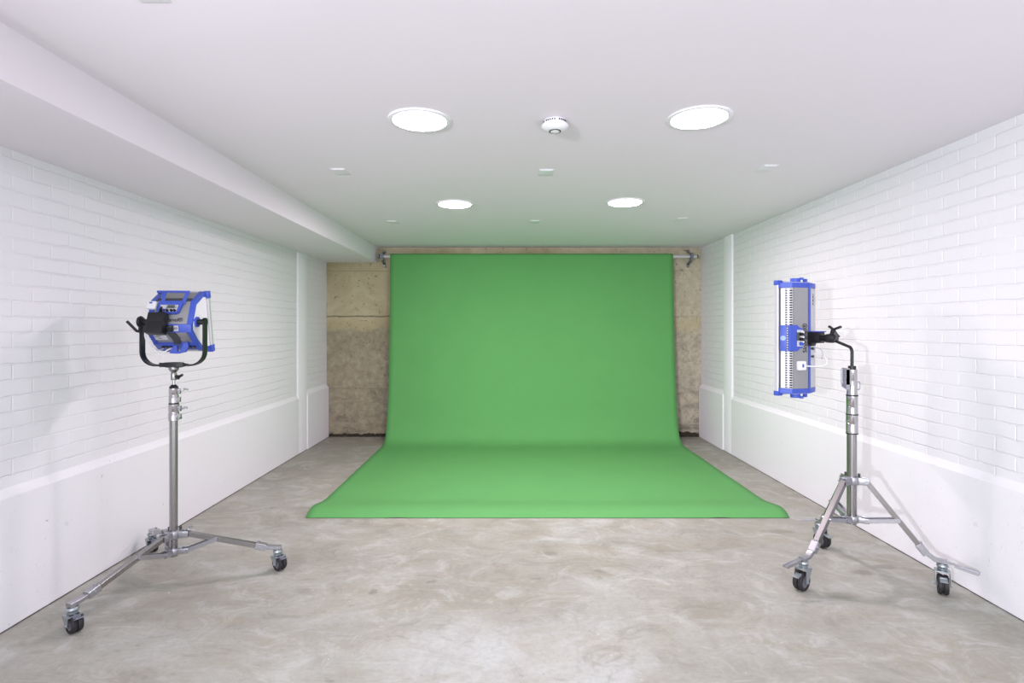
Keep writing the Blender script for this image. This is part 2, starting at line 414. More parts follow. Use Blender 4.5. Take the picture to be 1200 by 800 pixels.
# ------------------------------------------------------------------ room
XL, XR, YB, YF, ZC = -2.325, 2.45, 7.02, -2.5, 2.428
REC = .02
b = B(); bx(b, ((XL+XR)/2, (YB+YF)/2, -.06), (XR-XL+.5, YB-YF+.5, .12)); struct('floor', b, M_floor)
b = B(); bx(b, ((XL+XR)/2, (YB+YF)/2, ZC+.06), (XR-XL+.5, YB-YF+.5, .12)); struct('ceiling', b, M_ceil)
b = B(); bx(b, ((XL+XR)/2, YB+.06, ZC/2), (XR-XL+.5, .12, ZC-.0)); struct('wall_back', b, M_back)
for side, X, s in (('left', XL, -1), ('right', XR, 1)):
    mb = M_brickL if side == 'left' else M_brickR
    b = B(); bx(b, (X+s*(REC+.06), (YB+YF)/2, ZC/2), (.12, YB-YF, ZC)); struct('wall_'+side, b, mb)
    # smooth rendered plinth with a soft sloping top, in two lengths either side of the pilaster
    ya, yb = (6.04, 6.285) if side == 'left' else (6.02, 6.235)
    h1, h2 = (.615, .64)
    k = REC+.004
    b = B()
    def plinth(y0, y1, h, X0):
        prof = [(X0, .004), (X0, h-.006), (X0+s*.006, h), (X+s*k, h+.046), (X+s*k, .004)]
        A = [b.verts.new((x, y0, z)) for x, z in prof]; C = [b.verts.new((x, y1, z)) for x, z in prof]; n = len(prof)
        for i in range(n): b.faces.new((A[i], A[(i+1) % n], C[(i+1) % n], C[i]))
        b.faces.new(A[::-1]); b.faces.new(C)
    plinth(YF, ya+.001, h1, X); plinth(yb, YB-.01, h2, X-s*.012)
    struct('baseboard_'+side, b, M_plaster, ang=25)
    b = B()                                                        # pilaster
    prof = [(X, ya+.012), (X, yb), (X+s*k, yb+.008), (X+s*k, ya-.006), (X+s*.008, ya)]
    A = [b.verts.new((x, y, .004)) for x, y in prof]; C = [b.verts.new((x, y, ZC)) for x, y in prof]; n = len(prof)
    for i in range(n): b.faces.new((A[i], A[(i+1) % n], C[(i+1) % n], C[i]))
    b.faces.new(A[::-1]); b.faces.new(C)
    struct('trim_2' if side == 'left' else 'trim_3', b, M_plaster)
# boxed-in beam under the ceiling
b = B()
zb = 2.236
lo = [(-1.72, -0.0), (-1.687, YB)]
x_f = -1.72 - .0064*2.5
poly = [(XL-.03, YF), (x_f, YF), (-1.687, YB), (XL-.03, YB)]
A = [b.verts.new((x, y, zb)) for x, y in poly]; C = [b.verts.new((x, y, ZC)) for x, y in poly]
for i in range(4): b.faces.new((A[i], A[(i+1) % 4], C[(i+1) % 4], C[i]))
b.faces.new(A[::-1]); b.faces.new(C); struct('trim_1', b, M_ceil)
# crumbled joint at the foot of the back wall
b = B()
for i in range(90):
    x = XL+.03+(XR-XL-.06)*i/89
    if -1.35 < x < 1.95: continue
    t = random.uniform(.5, 1)*(.5 if x < 0 else 1)
    bx(b, (0, 0, 0), (.07, .02*t+.01, .05*t+.02), Matrix.Translation((x, YB-.004, .012+.02*t)) @ Matrix.Rotation(random.uniform(-.4, .4), 4, 'Y') @ Matrix.Rotation(random.uniform(-.3, .3), 4, 'X'))
struct('trim_4', b, M_dirt)

# ------------------------------------------------------------------ ceiling fittings
def downlight():
    t = empty('recessed_downlight', (0, 0, ZC))
    b = B(); lathe(b, [(.130, -.003), (.134, -.008), (.150, -.009), (.155, -.006), (.156, .0)], seg=64); b2 = obj('trim_ring', b, M_white, t)
    b = B(); lathe(b, [(0, -.0045), (.131, -.0045)], seg=64); obj('diffuser', b, M_lamp, t)
    return t
d0 = downlight()
spots = [(-.443, 2.71, 'nearer recessed downlight between the smoke alarm and the boxed beam'),
         (.932, 2.68, 'nearer recessed downlight between the smoke alarm and the wall without the boxed beam'),
         (-.451, 4.545, 'small-looking far downlight nearer the boxed beam, close to the green backdrop'),
         (.952, 4.48, 'small-looking far downlight nearer the unbroken side, close to the green backdrop'),
         (-.44, .86, 'recessed round downlight above the camera beside the boxed beam'),
         (.93, .86, 'recessed round downlight above the camera away from the boxed beam'),
         (-.44, -.96, 'recessed round downlight behind the camera beside the boxed beam'),
         (.93, -.96, 'recessed round downlight behind the camera away from the boxed beam')]
for i, (x, y, lb) in enumerate(spots):
    o = d0 if i == 0 else copy_tree(d0)
    o.location = (x, y, ZC); tag(o, lb, 'ceiling light', 'round downlights in the ceiling')
    dif = [c for c in bpy.data.objects if c.parent == o and c.name.startswith('diffuser')][0]
    dif.data = dif.data.copy(); dif.data.materials[0] = M_lamps[0 if y > 4 else 1 if y > 2 else 2 if y > 0 else 3]

t = empty('smoke_alarm', (.229, 2.72, ZC)); t.scale = (1.1, 1.1, 1.1); tag(t, 'round white smoke alarm on the ceiling between the two nearer downlights', 'smoke alarm')
b = B(); lathe(b, [(0, 0), (.05, 0), (.05, -.014), (0, -.014)], seg=40); obj('base', b, M_white, t)
b = B(); lathe(b, [(.047, -.014), (.059, -.018), (.062, -.026), (.057, -.034), (.040, -.042), (.030, -.046), (0, -.046)], seg=48); obj('cover', b, M_white, t)
b = B(); lathe(b, [(.021, -.0455), (.021, -.049), (.027, -.049), (.027, -.0455)], seg=40); obj('test_button_ring', b, M_dgrey, t)
b = B(); lathe(b, [(0, -.045), (.0205, -.045), (.0205, -.050), (.016, -.052), (0, -.052)], seg=40); obj('test_button', b, M_white, t)
b = B()
for i in range(30):
    if i % 6 == 5: continue
    a = 2*math.pi*i/30; bx(b, (.0505, 0, -.008), (.003, .0055, .007), Matrix.Rotation(a, 4, 'Z'))
obj('vent_slots', b, M_dgrey, t)

def cover_plate():
    t = empty('ceiling_cover_plate', (0, 0, ZC))
    b = B(); bx(b, (0, 0, -.0015), (.095, .15, .003), bev=.001); obj('plate', b, M_white, t)
    b = B(); bx(b, (0, -.045, -.004), (.075, .03, .003), bev=.001); obj('raised_latch', b, M_white, t)
    return t
p0 = cover_plate()
plates = [(-1.11, 3.6, 'small rectangular cover plate in the ceiling beside the beam, nearer row'),
          (.245, 3.62, 'small rectangular cover plate just beyond the smoke alarm'),
          (1.66, 3.52, 'small cover plate in the nearer row, on the side away from the boxed beam'),
          (-1.13, 5.32, 'tiny cover plate in the far row, beside the boxed beam'),
          (.25, 5.30, 'tiny cover plate in the far row, midway between the far downlights'),
          (1.63, 5.18, 'tiny cover plate in the far row, on the side away from the beam'),
          (-1.117, 1.65, 'cover plate cut by the top edge of the photo, beside the boxed beam')]
for i, (x, y, lb) in enumerate(plates):
    o = p0 if i == 0 else copy_tree(p0)
    o.location = (x, y, ZC); tag(o, lb, 'ceiling plate', 'small white plates in the ceiling')

# ------------------------------------------------------------------ backdrop
BX0, BX1 = -1.493, 2.060
BARY, BARZ = 6.895, 2.297
prof = [(6.86, BARZ-.01), (6.853, 2.1), (6.835, 1.6), (6.81, 1.2), (6.775, .8), (6.73, .5), (6.70, .35), (6.665, .22), (6.62, .12), (6.56, .052), (6.47, .016), (6.36, .006), (6.2, .004)]
prof += [(6.2-.2*i, .004) for i in range(1, 9)] + [(4.48, .005), (4.38, .010), (4.30, .022), (4.22, .036), (4.15, .044), (4.09, .040), (4.05, .028), (4.02, .012), (4.01, .003)]
sm = smooth_path([(0, y, z) for y, z in prof], 3)
# round the paper over the roll first
roll = []
for k in range(13):
    a = math.pi/2 + math.pi*(-.5+k/12)          # from behind, over the top, to the front
    roll.append(Vector((0, BARY+.036*math.cos(math.pi/2+ (k/12)*math.pi - math.pi/2), BARZ+.036*math.sin((k/12)*math.pi))))
path = roll + [v for v in sm[1:]]
NXS = 60
b = B(); rows = []
for j, p in enumerate(path):
    row = []
    for i in range(NXS+1):
        u = i/NXS; x = BX0+(BX1-BX0)*u
        dz = 0; dy = 0
        if j > 16 and p.z > .02: dy = .006*math.sin(u*9+p.z*2)*min(1, (2.3-p.z)) + .004*math.sin(u*23+1)*min(1, 2.3-p.z)
        if p.y < 6.3 and p.z < .02 and p.y > 4.5: dz = .0016*(1+math.sin(x*5+p.y*3)*math.sin(p.y*4+x))
        if p.y < 4.25 and p.z < .03 and abs(u-.19) < .02: dz = .006*(1-abs(u-.19)/.02)
        if p.y < 4.25 and p.z < .03 and abs(u-.86) < .015: dz = .004
        row.append(b.verts.new((x, p.y+dy, max(p.z, .003)+dz)))
    rows.append(row)
for a, c in zip(rows, rows[1:]):
    for i in range(NXS): b.faces.new((a[i], a[i+1], c[i+1], c[i]))
t = empty('backdrop_paper', (.28, 6.89, 0)); tag(t, 'green seamless paper backdrop hanging from the pipe and sweeping out over the concrete', 'backdrop')
o = obj('paper_sheet', b, M_green, t, ang=80, M=Matrix.Translation((-.28, -6.89, 0)))
md = o.modifiers.new('thickness', 'SOLIDIFY'); md.thickness = .0012; md.offset = 0
b = B(); lathe(b, [(.0215, 0), (.035, 0), (.035, 3.545), (.0215, 3.545)], closed=True, M=Matrix.Translation((BX0+.004-.28, BARY-6.89, BARZ)) @ Matrix.Rotation(R(90), 4, 'Y'), seg=40)
obj('paper_roll', b, M_green, t)

b = B(); cyl(b, (-1.628, BARY, BARZ), (2.372, BARY, BARZ), .0205, seg=28)
pipe = empty('backdrop_pipe', (.37, BARY, BARZ)); tag(pipe, 'pale metal pipe carrying the green paper below the ceiling', 'pipe')
obj('tube', b, M_tube, pipe, M=Matrix.Translation((-.37, -BARY, -BARZ)))
for sx in (-1.633, 2.377):
    b = B(); cyl(b, (sx-.007-.37, 0, 0), (sx+.007-.37, 0, 0), .0225, seg=28); obj('end_cap', b, M_dgrey, pipe)

def bracket(x, name, lb):
    t = empty('wall_bracket', (x, YB, BARZ)); tag(t, lb, 'bracket', 'brackets holding the backdrop pipe')
    dy = BARY-YB
    st = [(0, -.003, .100), (0, -.003, .072), (0, dy+.008, .040), (0, dy-.028, .022), (0, dy-.028, -.022), (0, dy+.008, -.045), (0, -.003, -.085), (0, -.003, -.125)]
    b = B(); sweep(b, st, rect(.010, .036), up=(1, 0, 0)); b2 = obj('strap', b, M_galv, t)
    b = B(); lathe(b, [(.0215, -.02), (.031, -.02), (.031, .02), (.0215, .02)], closed=True, M=Matrix.Translation((0, dy, 0)) @ Matrix.Rotation(R(90), 4, 'Y')); obj('pipe_clamp', b, M_galv, t)
    for z in (.086, .031, -.036, -.108):
        y = -.006 if abs(z) > .06 else dy-.022
        b = B(); cyl(b, (0, y+.004, z), (0, y-.016, z), .017, seg=6); obj('bolt', b, M_steel, t)
    return t
bracket(-1.60, 'a', 'zigzag steel wall bracket at the beam end of the pipe')
bracket(2.300, 'b', 'zigzag steel wall bracket holding the pipe end away from the beam')

# ------------------------------------------------------------------ light stands
def caster(stand, px, py, heading, r, H, pedal=None):
    """px,py: swivel axis; heading: direction the wheel trails"""
    M = Matrix.Translation((px, py, 0)) @ Matrix.Rotation(heading, 4, 'Z')
    off = r*.45
    b = B(); lathe(b, [(0, H), (.022, H), (.026, H-.006), (.026, H-.012), (.018, H-.016), (.024, H-.02), (.022, H-.03), (0, H-.03)], seg=24)
    c = obj('caster', b, M_zinc, stand, M=M)
    # twin-tread wheel
    b = B()
    for s in (-1, 1):
        lathe(b, [(r*.66, -.011), (r*.93, -.0105), (r, -.006), (r, .006), (r*.93, .0105), (r*.66, .011)], closed=True, seg=36,
              M=Matrix.Translation((off, s*.0125, r)) @ Matrix.Rotation(R(90), 4, 'X'))
    obj('tyre', b, M_rubber, c, M=M)
    b = B(); cyl(b, (off, -.021, r), (off, .021, r), r*.67, seg=30)
    for s in (-1, 1): cyl(b, (off, s*.0215, r), (off, s*.026, r), r*.3, seg=16)
    obj('wheel_hub', b, M_hub, c, M=M)
    b = B()
    bx(b, (off*.35, 0, H-.034), (.056, .062, .005), bev=.001)
    for s in (-1, 1):                                               # tapered fork cheeks
        pl = [(-.026, H-.034), (.030, H-.034), (off+.012, r+.012), (off+.009, r-.008), (off-.009, r-.008), (off-.014, r+.006)]
        A = [b.verts.new((x, s*.0300, z)) for x, z in pl]; C = [b.verts.new((x, s*.0335, z)) for x, z in pl]
        n = len(pl)
        for i in range(n): b.faces.new((A[i], A[(i+1) % n], C[(i+1) % n], C[i]))
        b.faces.new(A[::-1]); b.faces.new(C)
        cyl(b, (off, s*.033, r), (off, s*.039, r), .007, seg=6)
    obj('fork', b, M_zinc, c, M=M)
    b = B(); bx(b, (0, 0, 0), (.042, .034, .004), Matrix.Translation((off+r*.62+.012, 0, r*1.72)) @ Matrix.Rotation(R(-28 if pedal is None else 12), 4, 'Y'), bev=.001)
    bx(b, (off+r*.55, 0, r*1.6), (.008, .03, .03))
    obj('brake_tab', b, M_tab if pedal is None else M_zinc, c, M=M)
    return c

def tee(stand, name, p, d, ln, m=M_cast, up=.3):
    """wing handle screw: shaft and two lobed wings"""
    p = Vector(p); d = Vector(d).normalized(); a, b_, _ = frame(d)
    b = B(); cyl(b, p, p+d*.02, .006, seg=12)
    q = p+d*.02
    sweep(b, smooth_path([q-a*ln*.5+d*.012, q-a*ln*.2, q, q+a*ln*.25+b_*ln*up*.3, q+a*ln*.6-b_*ln*up*.2+d*.01], 4), rect(.010, .012), up=d)
    return obj(name, b, m, stand)

def light_stand(loc, angs, rad, z_hub, z_low, tube_top, col_r, r_w, H, pedals, heads, lb, rb_frac, rz=0):
    t = empty('rolling_light_stand', (loc[0], loc[1], 0)); tag(t, lb, 'light stand', 'rolling steel light stands')
    b = B(); cyl(b, (0, 0, z_low-.03), (0, 0, tube_top), col_r, seg=28)
    for k in range(3):                                              # shallow flutes along the tube
        a = angs[k]+R(60); cyl(b, (math.cos(a)*col_r*.93, math.sin(a)*col_r*.93, z_low-.028), (math.cos(a)*col_r*.93, math.sin(a)*col_r*.93, tube_top-.002), .004, seg=8)
    obj('column', b, M_steel, t)
    # two clamped hubs
    for nm, z, hh in (('leg_hub', z_hub, .042), ('brace_hub', z_low, .034)):
        b = B(); lathe(b, [(col_r+.0005, z-hh/2), (col_r+.012, z-hh/2), (col_r+.014, z-hh/2+.004), (col_r+.014, z+hh/2-.004), (col_r+.012, z+hh/2), (col_r+.0005, z+hh/2)], closed=True, seg=28)
        for a in angs:
            Ma = Matrix.Rotation(a, 4, 'Z')
            for s in (-1, 1): bx(b, (col_r+.032, s*.0195, z), (.05, .007, hh*.85), Ma, bev=.002)
            bx(b, (col_r+.014, 0, z), (.02, .044, hh*.9), Ma, bev=.003)
            q = Ma @ Vector((col_r+.045, 0, z)); sd = Ma.to_3x3() @ Vector((0, 1, 0))
            cyl(b, q-sd*.028, q+sd*.028, .0055, seg=10)
            cyl(b, q-sd*.031, q-sd*.025, .0095, seg=6); cyl(b, q+sd*.025, q+sd*.031, .0095, seg=6)
        h = obj(nm, b, M_cast, t)
        if nm == 'leg_hub':
            a = angs[0]+R(150)
            for da in (0, R(118)):
                q = Vector((math.cos(a+da)*(col_r+.014), math.sin(a+da)*(col_r+.014), z+hh*.5))
                bb = B(); cyl(bb, q-Vector((0, 0, .01)), q+Vector((0, 0, .016)), .007, seg=8); obj('hub_bolt', bb, M_dgrey, h)
    for k, a in enumerate(angs):
        dr = Vector((math.cos(a), math.sin(a), 0)); sd = Vector((-math.sin(a), math.cos(a), 0))
        p0 = dr*(col_r+.045)+Vector((0, 0, z_hub)); z_end = H+.012
        pe = dr*(rad-.075)+Vector((0, 0, z_end+.035 if pedals else z_end+.012))
        b = B(); sweep(b, [p0, pe], rect(.029, .025, .0015)); leg = obj('leg', b, M_steel, t)
        # elbow casting at the foot
        p1 = dr*(rad-.03)+Vector((0, 0, z_end+.004)); p2 = dr*(rad+.018)+Vector((0, 0, z_end))
        b = B(); d = (pe-p0).normalized(); sweep(b, [pe-d*.045, pe+d*.012], rect(.040, .036, .004))
        sweep(b, [pe-d*.005, p1, p2], rect(.034, .020, .003))
        cyl(b, pe-d*.02-sd*.026, pe-d*.02+sd*.026, .006, seg=8); cyl(b, pe-d*.03+Vector((0, 0, .012)), pe-d*.03+Vector((0, 0, .028)), .008, seg=10)
        cyl(b, dr*rad+Vector((0, 0, H-.004)), dr*rad+Vector((0, 0, H+.014)), .014, seg=16)
        obj('foot_joint', b, M_cast, leg)
        if pedals:
            pa, ln = pedals[k]; pd = Vector((math.cos(pa), math.sin(pa), -.16)); ps = Vector((-math.sin(pa), math.cos(pa), 0))
            q = dr*rad+Vector((0, 0, H+.012))
            b = B(); sweep(b, [q-pd*.01, q+pd*.05+Vector((0, 0, .006)), q+pd*.07, q+pd*ln], rect(.024, .007, .001))
            for s in (-1, 1): sweep(b, [q+pd*.05+ps*s*.012, q+pd*(ln-.004)+ps*s*.012], rect(.004, .014, .001))
            obj('release_pedal', b, M_cast, leg)
        # brace
        q0 = dr*(col_r+.045)+Vector((0, 0, z_low)); q1 = p0.lerp(pe, rb_frac)+sd*.0
        b = B()
        for s in (-1, 1): sweep(b, [q0+sd*s*.0, q1+sd*s*.019-Vector((0, 0, .004))] if 0 else [q0+sd*s*.019, q1+sd*s*.019], rect(.006, .022, .001))
        sweep(b, [q0+dr*.02, q0.lerp(q1, .93)], rect(.032, .006, .001))
        cyl(b, q1-sd*.025, q1+sd*.025, .009, seg=10); obj('brace', b, M_cast, t)
        caster(t, dr.x*rad, dr.y*rad, heads[k], r_w, H, pedals)
    return t

# stand by the beam-side wall
SL = (-1.866, 3.04)
zl = lambda py: CZ+(384-py)*.00475
tL = light_stand(SL, [R(254), R(14), R(134)], .54, .250, .158, .90, .0195, .041, .112, None, [R(330), R(325), R(315)],
                 'wide low-legged steel stand carrying the lamp held in a black U-shaped yoke', .38)
b = B(); lathe(b, [(.0200, .882), (.0265, .884), (.0265, .925), (.0245, .928), (.0245, .935), (.0265, .938), (.0265, .974), (.0200, .975)], closed=True, seg=32)
for z in (.905, .95): bx(b, (.031, 0, z), (.018, .016, .03), bev=.002)
cyl(b, (.034, .012, .895), (.034, -.014, .895), .006); h = obj('lower_collar', b, M_chrome, tL)
b = B(); lathe(b, [(.0165, .974), (.025, .974), (.025, .981), (.0165, .981)], closed=True); obj('seal_ring', b, M_black, tL)
b = B(); lathe(b, [(.0165, .981), (.0245, .982), (.0245, 1.02), (.0225, 1.023), (.0225, 1.028), (.0245, 1.031), (.0245, 1.062), (.0185, 1.066), (0, 1.066)], seg=32)
for z in (1.0, 1.045): bx(b, (.029, 0, z), (.016, .015, .028), bev=.002)
obj('upper_collar', b, M_chrome, tL)
b = B(); lathe(b, [(.0185, 1.064), (.0225, 1.064), (.0225, 1.070), (.012, 1.082), (0, 1.082)], seg=24); obj('end_cap', b, M_blackm, tL)
b = B(); cyl(b, (0, 0, 1.08), (0, 0, 1.115), .0075, seg=16); obj('spigot', b, M_chrome, tL)
tee(tL, 'clamp_handle', (.036, -.002, 1.048), (1, -.15, .25), .045)
tee(tL, 'clamp_handle', (.038, -.002, .95), (1, -.1, .1), .03)
tee(tL, 'clamp_handle', (.05, .02, .262), (.8, .2, .5), .06)

# stand by the other wall
SR = (1.947, 3.10)
tR = light_stand(SR, [R(205), R(329), R(84)], .405, .535, .318, .80, .024, .050, .150,
                 [(R(203), .14), (R(318), .15), (R(145), .10)], [R(214), R(237), R(288)],
                 'tall tripod-legged steel stand with foot pedals carrying the upright panel', .56)
b = B(); lathe(b, [(.0246, .800), (.0300, .802), (.0300, .855), (.0285, .858), (.0300, .861), (.0300, .905), (.0246, .906)], closed=True, seg=32)
cyl(b, (-.028, -.008, .872), (-.042, -.012, .872), .005); obj('lower_collar', b, M_chrome, tR)
b = B(); lathe(b, [(.0200, .910), (.0290, .911), (.0290, .95), (.0275, .953), (.0290, .956), (.0290, 1.012), (.0200, 1.014)], closed=True, seg=32); obj('middle_collar', b, M_chrome, tR)
b = B(); cyl(b, (0, 0, .79), (0, 0, 1.02), .0205, seg=24); obj('inner_tube', b, M_steel, tR)
for z in (.800, .908, 1.016):
    b = B(); lathe(b, [(.0206, z-.003), (.0310, z-.003), (.0310, z+.003), (.0206, z+.003)], closed=True, seg=32); obj('seal_ring', b, M_black, tR)
b = B(); lathe(b, [(0, 1.018), (.0265, 1.018), (.0265, 1.10), (.0250, 1.103), (.0265, 1.106), (.0265, 1.162), (0, 1.166)], seg=32); obj('receiver_sleeve', b, M_chrome, tR)
b = B(); prism(b, [(-.022, 1.17), (.022, 1.17), (.022, 1.065), (-.022, 1.05)], -.046, -.026)
bx(b, (-.034, .02, 1.12), (.03, .004, .085)); bx(b, (-.034, -.02, 1.12), (.03, .004, .085)); cyl(b, (-.05, 0, 1.09), (-.024, 0, 1.09), .007); cyl(b, (-.05, 0, 1.14), (-.024, 0, 1.14), .007)
obj('receiver_bracket', b, M_cast, tR)
b = B(); sweep(b, smooth_path([(.027, 0, 1.09), (.038, 0, 1.092), (.046, 0, 1.082), (.046, 0, 1.058), (.038, 0, 1.048), (.027, 0, 1.05)], 4), circ(.003, 8)); obj('wire_loop', b, M_cast, tR)
b = B(); lathe(b, [(.006, 1.162), (.020, 1.162), (.020, 1.182), (.006, 1.182)], closed=True, seg=24); obj('locking_ring', b, M_black, tR)

# ------------------------------------------------------------------ lamp heads
def lamp_head(t, M, P, hl, tw, controls_sign=1, rotated=False):
    """P: half-open back profile points (front,side break,C,D,E,F,G) in (y,z); hl half length along x; M head-to-thing"""
    A, Bp, C, D, E, F, G, H = [Vector((0, p[0], p[1])) for p in P]
    poly = [(v.y, v.z) for v in (A, Bp, C, D, E, F, G, H)]
    cy = sum(p[0] for p in poly)/8; cz = sum(p[1] for p in poly)/8
    grow = lambda k: [(cy+(y-cy)*k, cz+(z-cz)*k) for y, z in poly]
    def grow_in(k): return [(min(cy+(y-cy)*k, poly[0][0]-.001), cz+(z-cz)*k) for y, z in poly]
    b = B(); prism(b, [(min(y, poly[0][0]-.02), z) for y, z in poly], -hl+.006, hl-.006); obj('housing', b, M_grey, t, M=M, bev=.002)
    out = []
    for s in (-1, 1):
        g1 = [(min(y, poly[0][0]-.012), z) for y, z in grow(1.045)]
        b = B(); prism(b, g1, s*(hl-tw), s*(hl+.001)) if s > 0 else prism(b, g1, -hl-.001, -hl+tw)
        e = obj('blue_edge_trim', b, M_blue, t, M=M, bev=.003)
        b = B(); g2 = grow_in(.86); prism(b, g2, s*hl, s*(hl+.0035)); obj('end_panel', b, M_white, t, M=M, bev=.001)
        out.append(e)
    # front frame: four profiles and four caps
    y0 = A.y; zt, zb = A.z, H.z
    for s in (-1, 1):
        b = B(); sweep(b, [(s*(hl+.004), y0, zb+.02), (s*(hl+.004), y0, zt-.02)], rect(.022, .026, .004), up=(0, 1, 0)); obj('frame_profile', b, M_silver, t, M=M)
    for z in (zt, zb):
        b = B(); sweep(b, [(-hl, y0, z), (hl, y0, z)], rect(.026, .018, .004)); obj('frame_profile', b, M_silver, t, M=M)
    for s in (-1, 1):
        for z, sz in ((zt, 1), (zb, -1)):
            b = B(); bx(b, (s*(hl+.003), y0+.000, z-sz*.010), (.030, .034, .042), bev=.004)
            bx(b, (s*(hl-.008), y0-.022, z-sz*.006), (.024, .03, .014), bev=.003)
            cyl(b, (s*(hl+.017), y0, z-sz*.012), (s*(hl+.0195), y0, z-sz*.012), .004, seg=10)
            obj('corner_cap', b, M_blue, t, M=M)
    b = B(); bx(b, (0, y0+.006, (zt+zb)/2), (2*hl-.01, .006, zt-zb-.02)); obj('diffuser', b, M_diff, t, M=M)
    return A, Bp, C, D, E, F, G, H
def slope(M, P0, P1):
    """frame on the panel from P0 (far from apex) down to P1; returns matrix f(x, s, h)"""
    up = (P0-P1).normalized(); n = Vector((1, 0, 0)).cross(up)
    rot = Matrix((Vector((1, 0, 0)), up, n)).transposed().to_4x4()
    return lambda x, s, h=0: M @ Matrix.Translation(P0.lerp(P1, s)+Vector((x, 0, 0))+n*h) @ rot

def knob_set(t, S, xs, s, r=.0075):
    for i, x in enumerate(xs):
        b = B(); cyl(b, (0, 0, 0), (0, 0, .014), r, r*.85, seg=16); obj('dial', b, M_black if i % 2 == 0 else M_white, t, M=S(x, s, .004))

# ---- lamp in the yoke
LL = empty('studio_light_panel', (SL[0], SL[1], 1.108), R(5)); tag(LL, 'blue and grey studio lamp held in a black U-shaped yoke with black box on back', 'studio light', 'blue studio light panels')
zp = 1.431-1.108
M = Matrix.Translation((0, 0, zp)) @ Matrix.Rotation(R(10), 4, 'X')
PL = [(.151, .146), (.115, .150), (.017, .112), (-.053, -.010), (-.055, -.042), (.000, -.118), (.052, -.168), (.151, -.190)]
hl = .118
A, Bp, C, D, E, F, G, H = lamp_head(LL, M, PL, hl, .026)
S1 = slope(M, C, D); S2 = slope(M, E, F); S0 = slope(M, Bp, C); S3 = slope(M, F, G); SM = slope(M, D, E)
# dark vent strip on the upper chamfer
b = B(); bx(b, (0, 0, 0), (.186, .030, .004), bev=.001); obj('vent_strip', b, M_dgrey, LL, M=S0(0, .82, .001))
# middle band
b = B(); bx(b, (0, 0, 0), (.238, .046, .014), bev=.003); band = obj('middle_band', b, M_blue, LL, M=SM(0, .5, .002))
b = B(); bx(b, (0, 0, 0), (.035, .030, .003), bev=.001); obj('band_label', b, M_lgrey, band, M=SM(.035, .5, .010))
text_mesh('360', .018, SM(.035, .5, .0118), 'band_lettering', M_ink, band)
text_mesh('SkyPanel®', .031, S1(.002, .78, .0015), 'panel_lettering', M_ink, LL)
# control pod: blue shield with screen and dials
b = B()
sh = [(-.066, .036), (.062, .036), (.050, -.010), (.044, -.032), (.030, -.040), (-.054, -.040), (-.072, -.030)]
def plate(bm, pts, h0, h1):
    a = [bm.verts.new((x, y, h0)) for x, y in pts]; c = [bm.verts.new((x, y, h1)) for x, y in pts]; n = len(pts)
    for i in range(n): bm.faces.new((a[i], a[(i+1) % n], c[(i+1) % n], c[i]))
    bm.faces.new(a[::-1]); bm.faces.new(c); return bm
plate(b, sh, 0, .018); pod = obj('control_pod', b, M_blue, LL, M=S1(0, .27, 0), bev=.002)
b = B(); plate(b, [(-.054, .010), (.040, .010), (.034, -.030), (-.048, -.030)], .018, .0205); obj('control_plate', b, M_lgrey, pod, M=S1(0, .27, 0))
b = B(); bx(b, (.004, -.001, .0215), (.038, .018, .002)); obj('screen', b, M_screen, pod, M=S1(0, .27, 0))
for i, (x, y) in enumerate([(-.030, -.022), (-.012, -.024), (.010, -.024), (.027, -.024)]):
    b = B(); cyl(b, (x, y, .0205), (x, y, .032), .0072, .006, seg=16); obj('dial', b, (M_blue, M_black, M_black, M_black)[i], pod, M=S1(0, .27, 0))
b = B()
b.free()
for x, y in ((-.018, 0), (-.018, -.009), (.029, 0), (.029, -.008)):
    b = B(); cyl(b, (x, y, .0205), (x, y, .023), .0022, seg=8); obj('button', b, M_dgrey, pod, M=S1(0, .27, 0))
# carrying handle above the chamfer
b = B()
hz = C.z+.052
for x0, x1 in ((-.047, -.050), (.056, .071)):
    pts = [Vector((x0, C.y-.012, C.z-.012)), Vector((x0*.3+x1*.7, C.y-.004, C.z+.02)), Vector((x1, C.y+.022, hz))]
    sweep(b, pts, rect(.018, .010, .002), up=(0, 1, 0))
sweep(b, [(-.090, C.y+.024, hz), (.078, C.y+.024, hz)], rect(.012, .012, .002))
for s in (-1,):
    sweep(b, [(-.090, C.y+.024, hz), (-.098, C.y+.06, hz-.012)], rect(.012, .012, .002))
obj('carrying_handle', b, M_blue, LL, M=M)
# clipped-on power box
bb = empty('dummy', (0, 0, 0)); bpy.data.objects.remove(bb)
b = B(); bx(b, (0, 0, .030), (.086, .052, .050), bev=.003); bx(b, (0, -.058, .030), (.090, .062, .056), bev=.003)
bx(b, (-.046, -.045, .02), (.006, .03, .03)); bx(b, (.0, -.03, .004), (.07, .09, .012))
box = obj('power_box', b, M_black, LL, M=S1(-.045, .80, .006))
b = B(); cyl(b, (.012, .022, .03), (.020, .042, .058), .010, .008, seg=14); cyl(b, (.020, .042, .058), (.028, .052, .064), .005); obj('power_plug', b, M_black, box, M=S1(-.045, .80, .006))
b = B(); bx(b, (.018, 0, .018), (.044, .034, .022), bev=.003); cyl(b, (.030, 0, .026), (.030, 0, .034), .011); obj('power_connector', b, M_blackm, LL, M=SM(-.01, .5, .006))
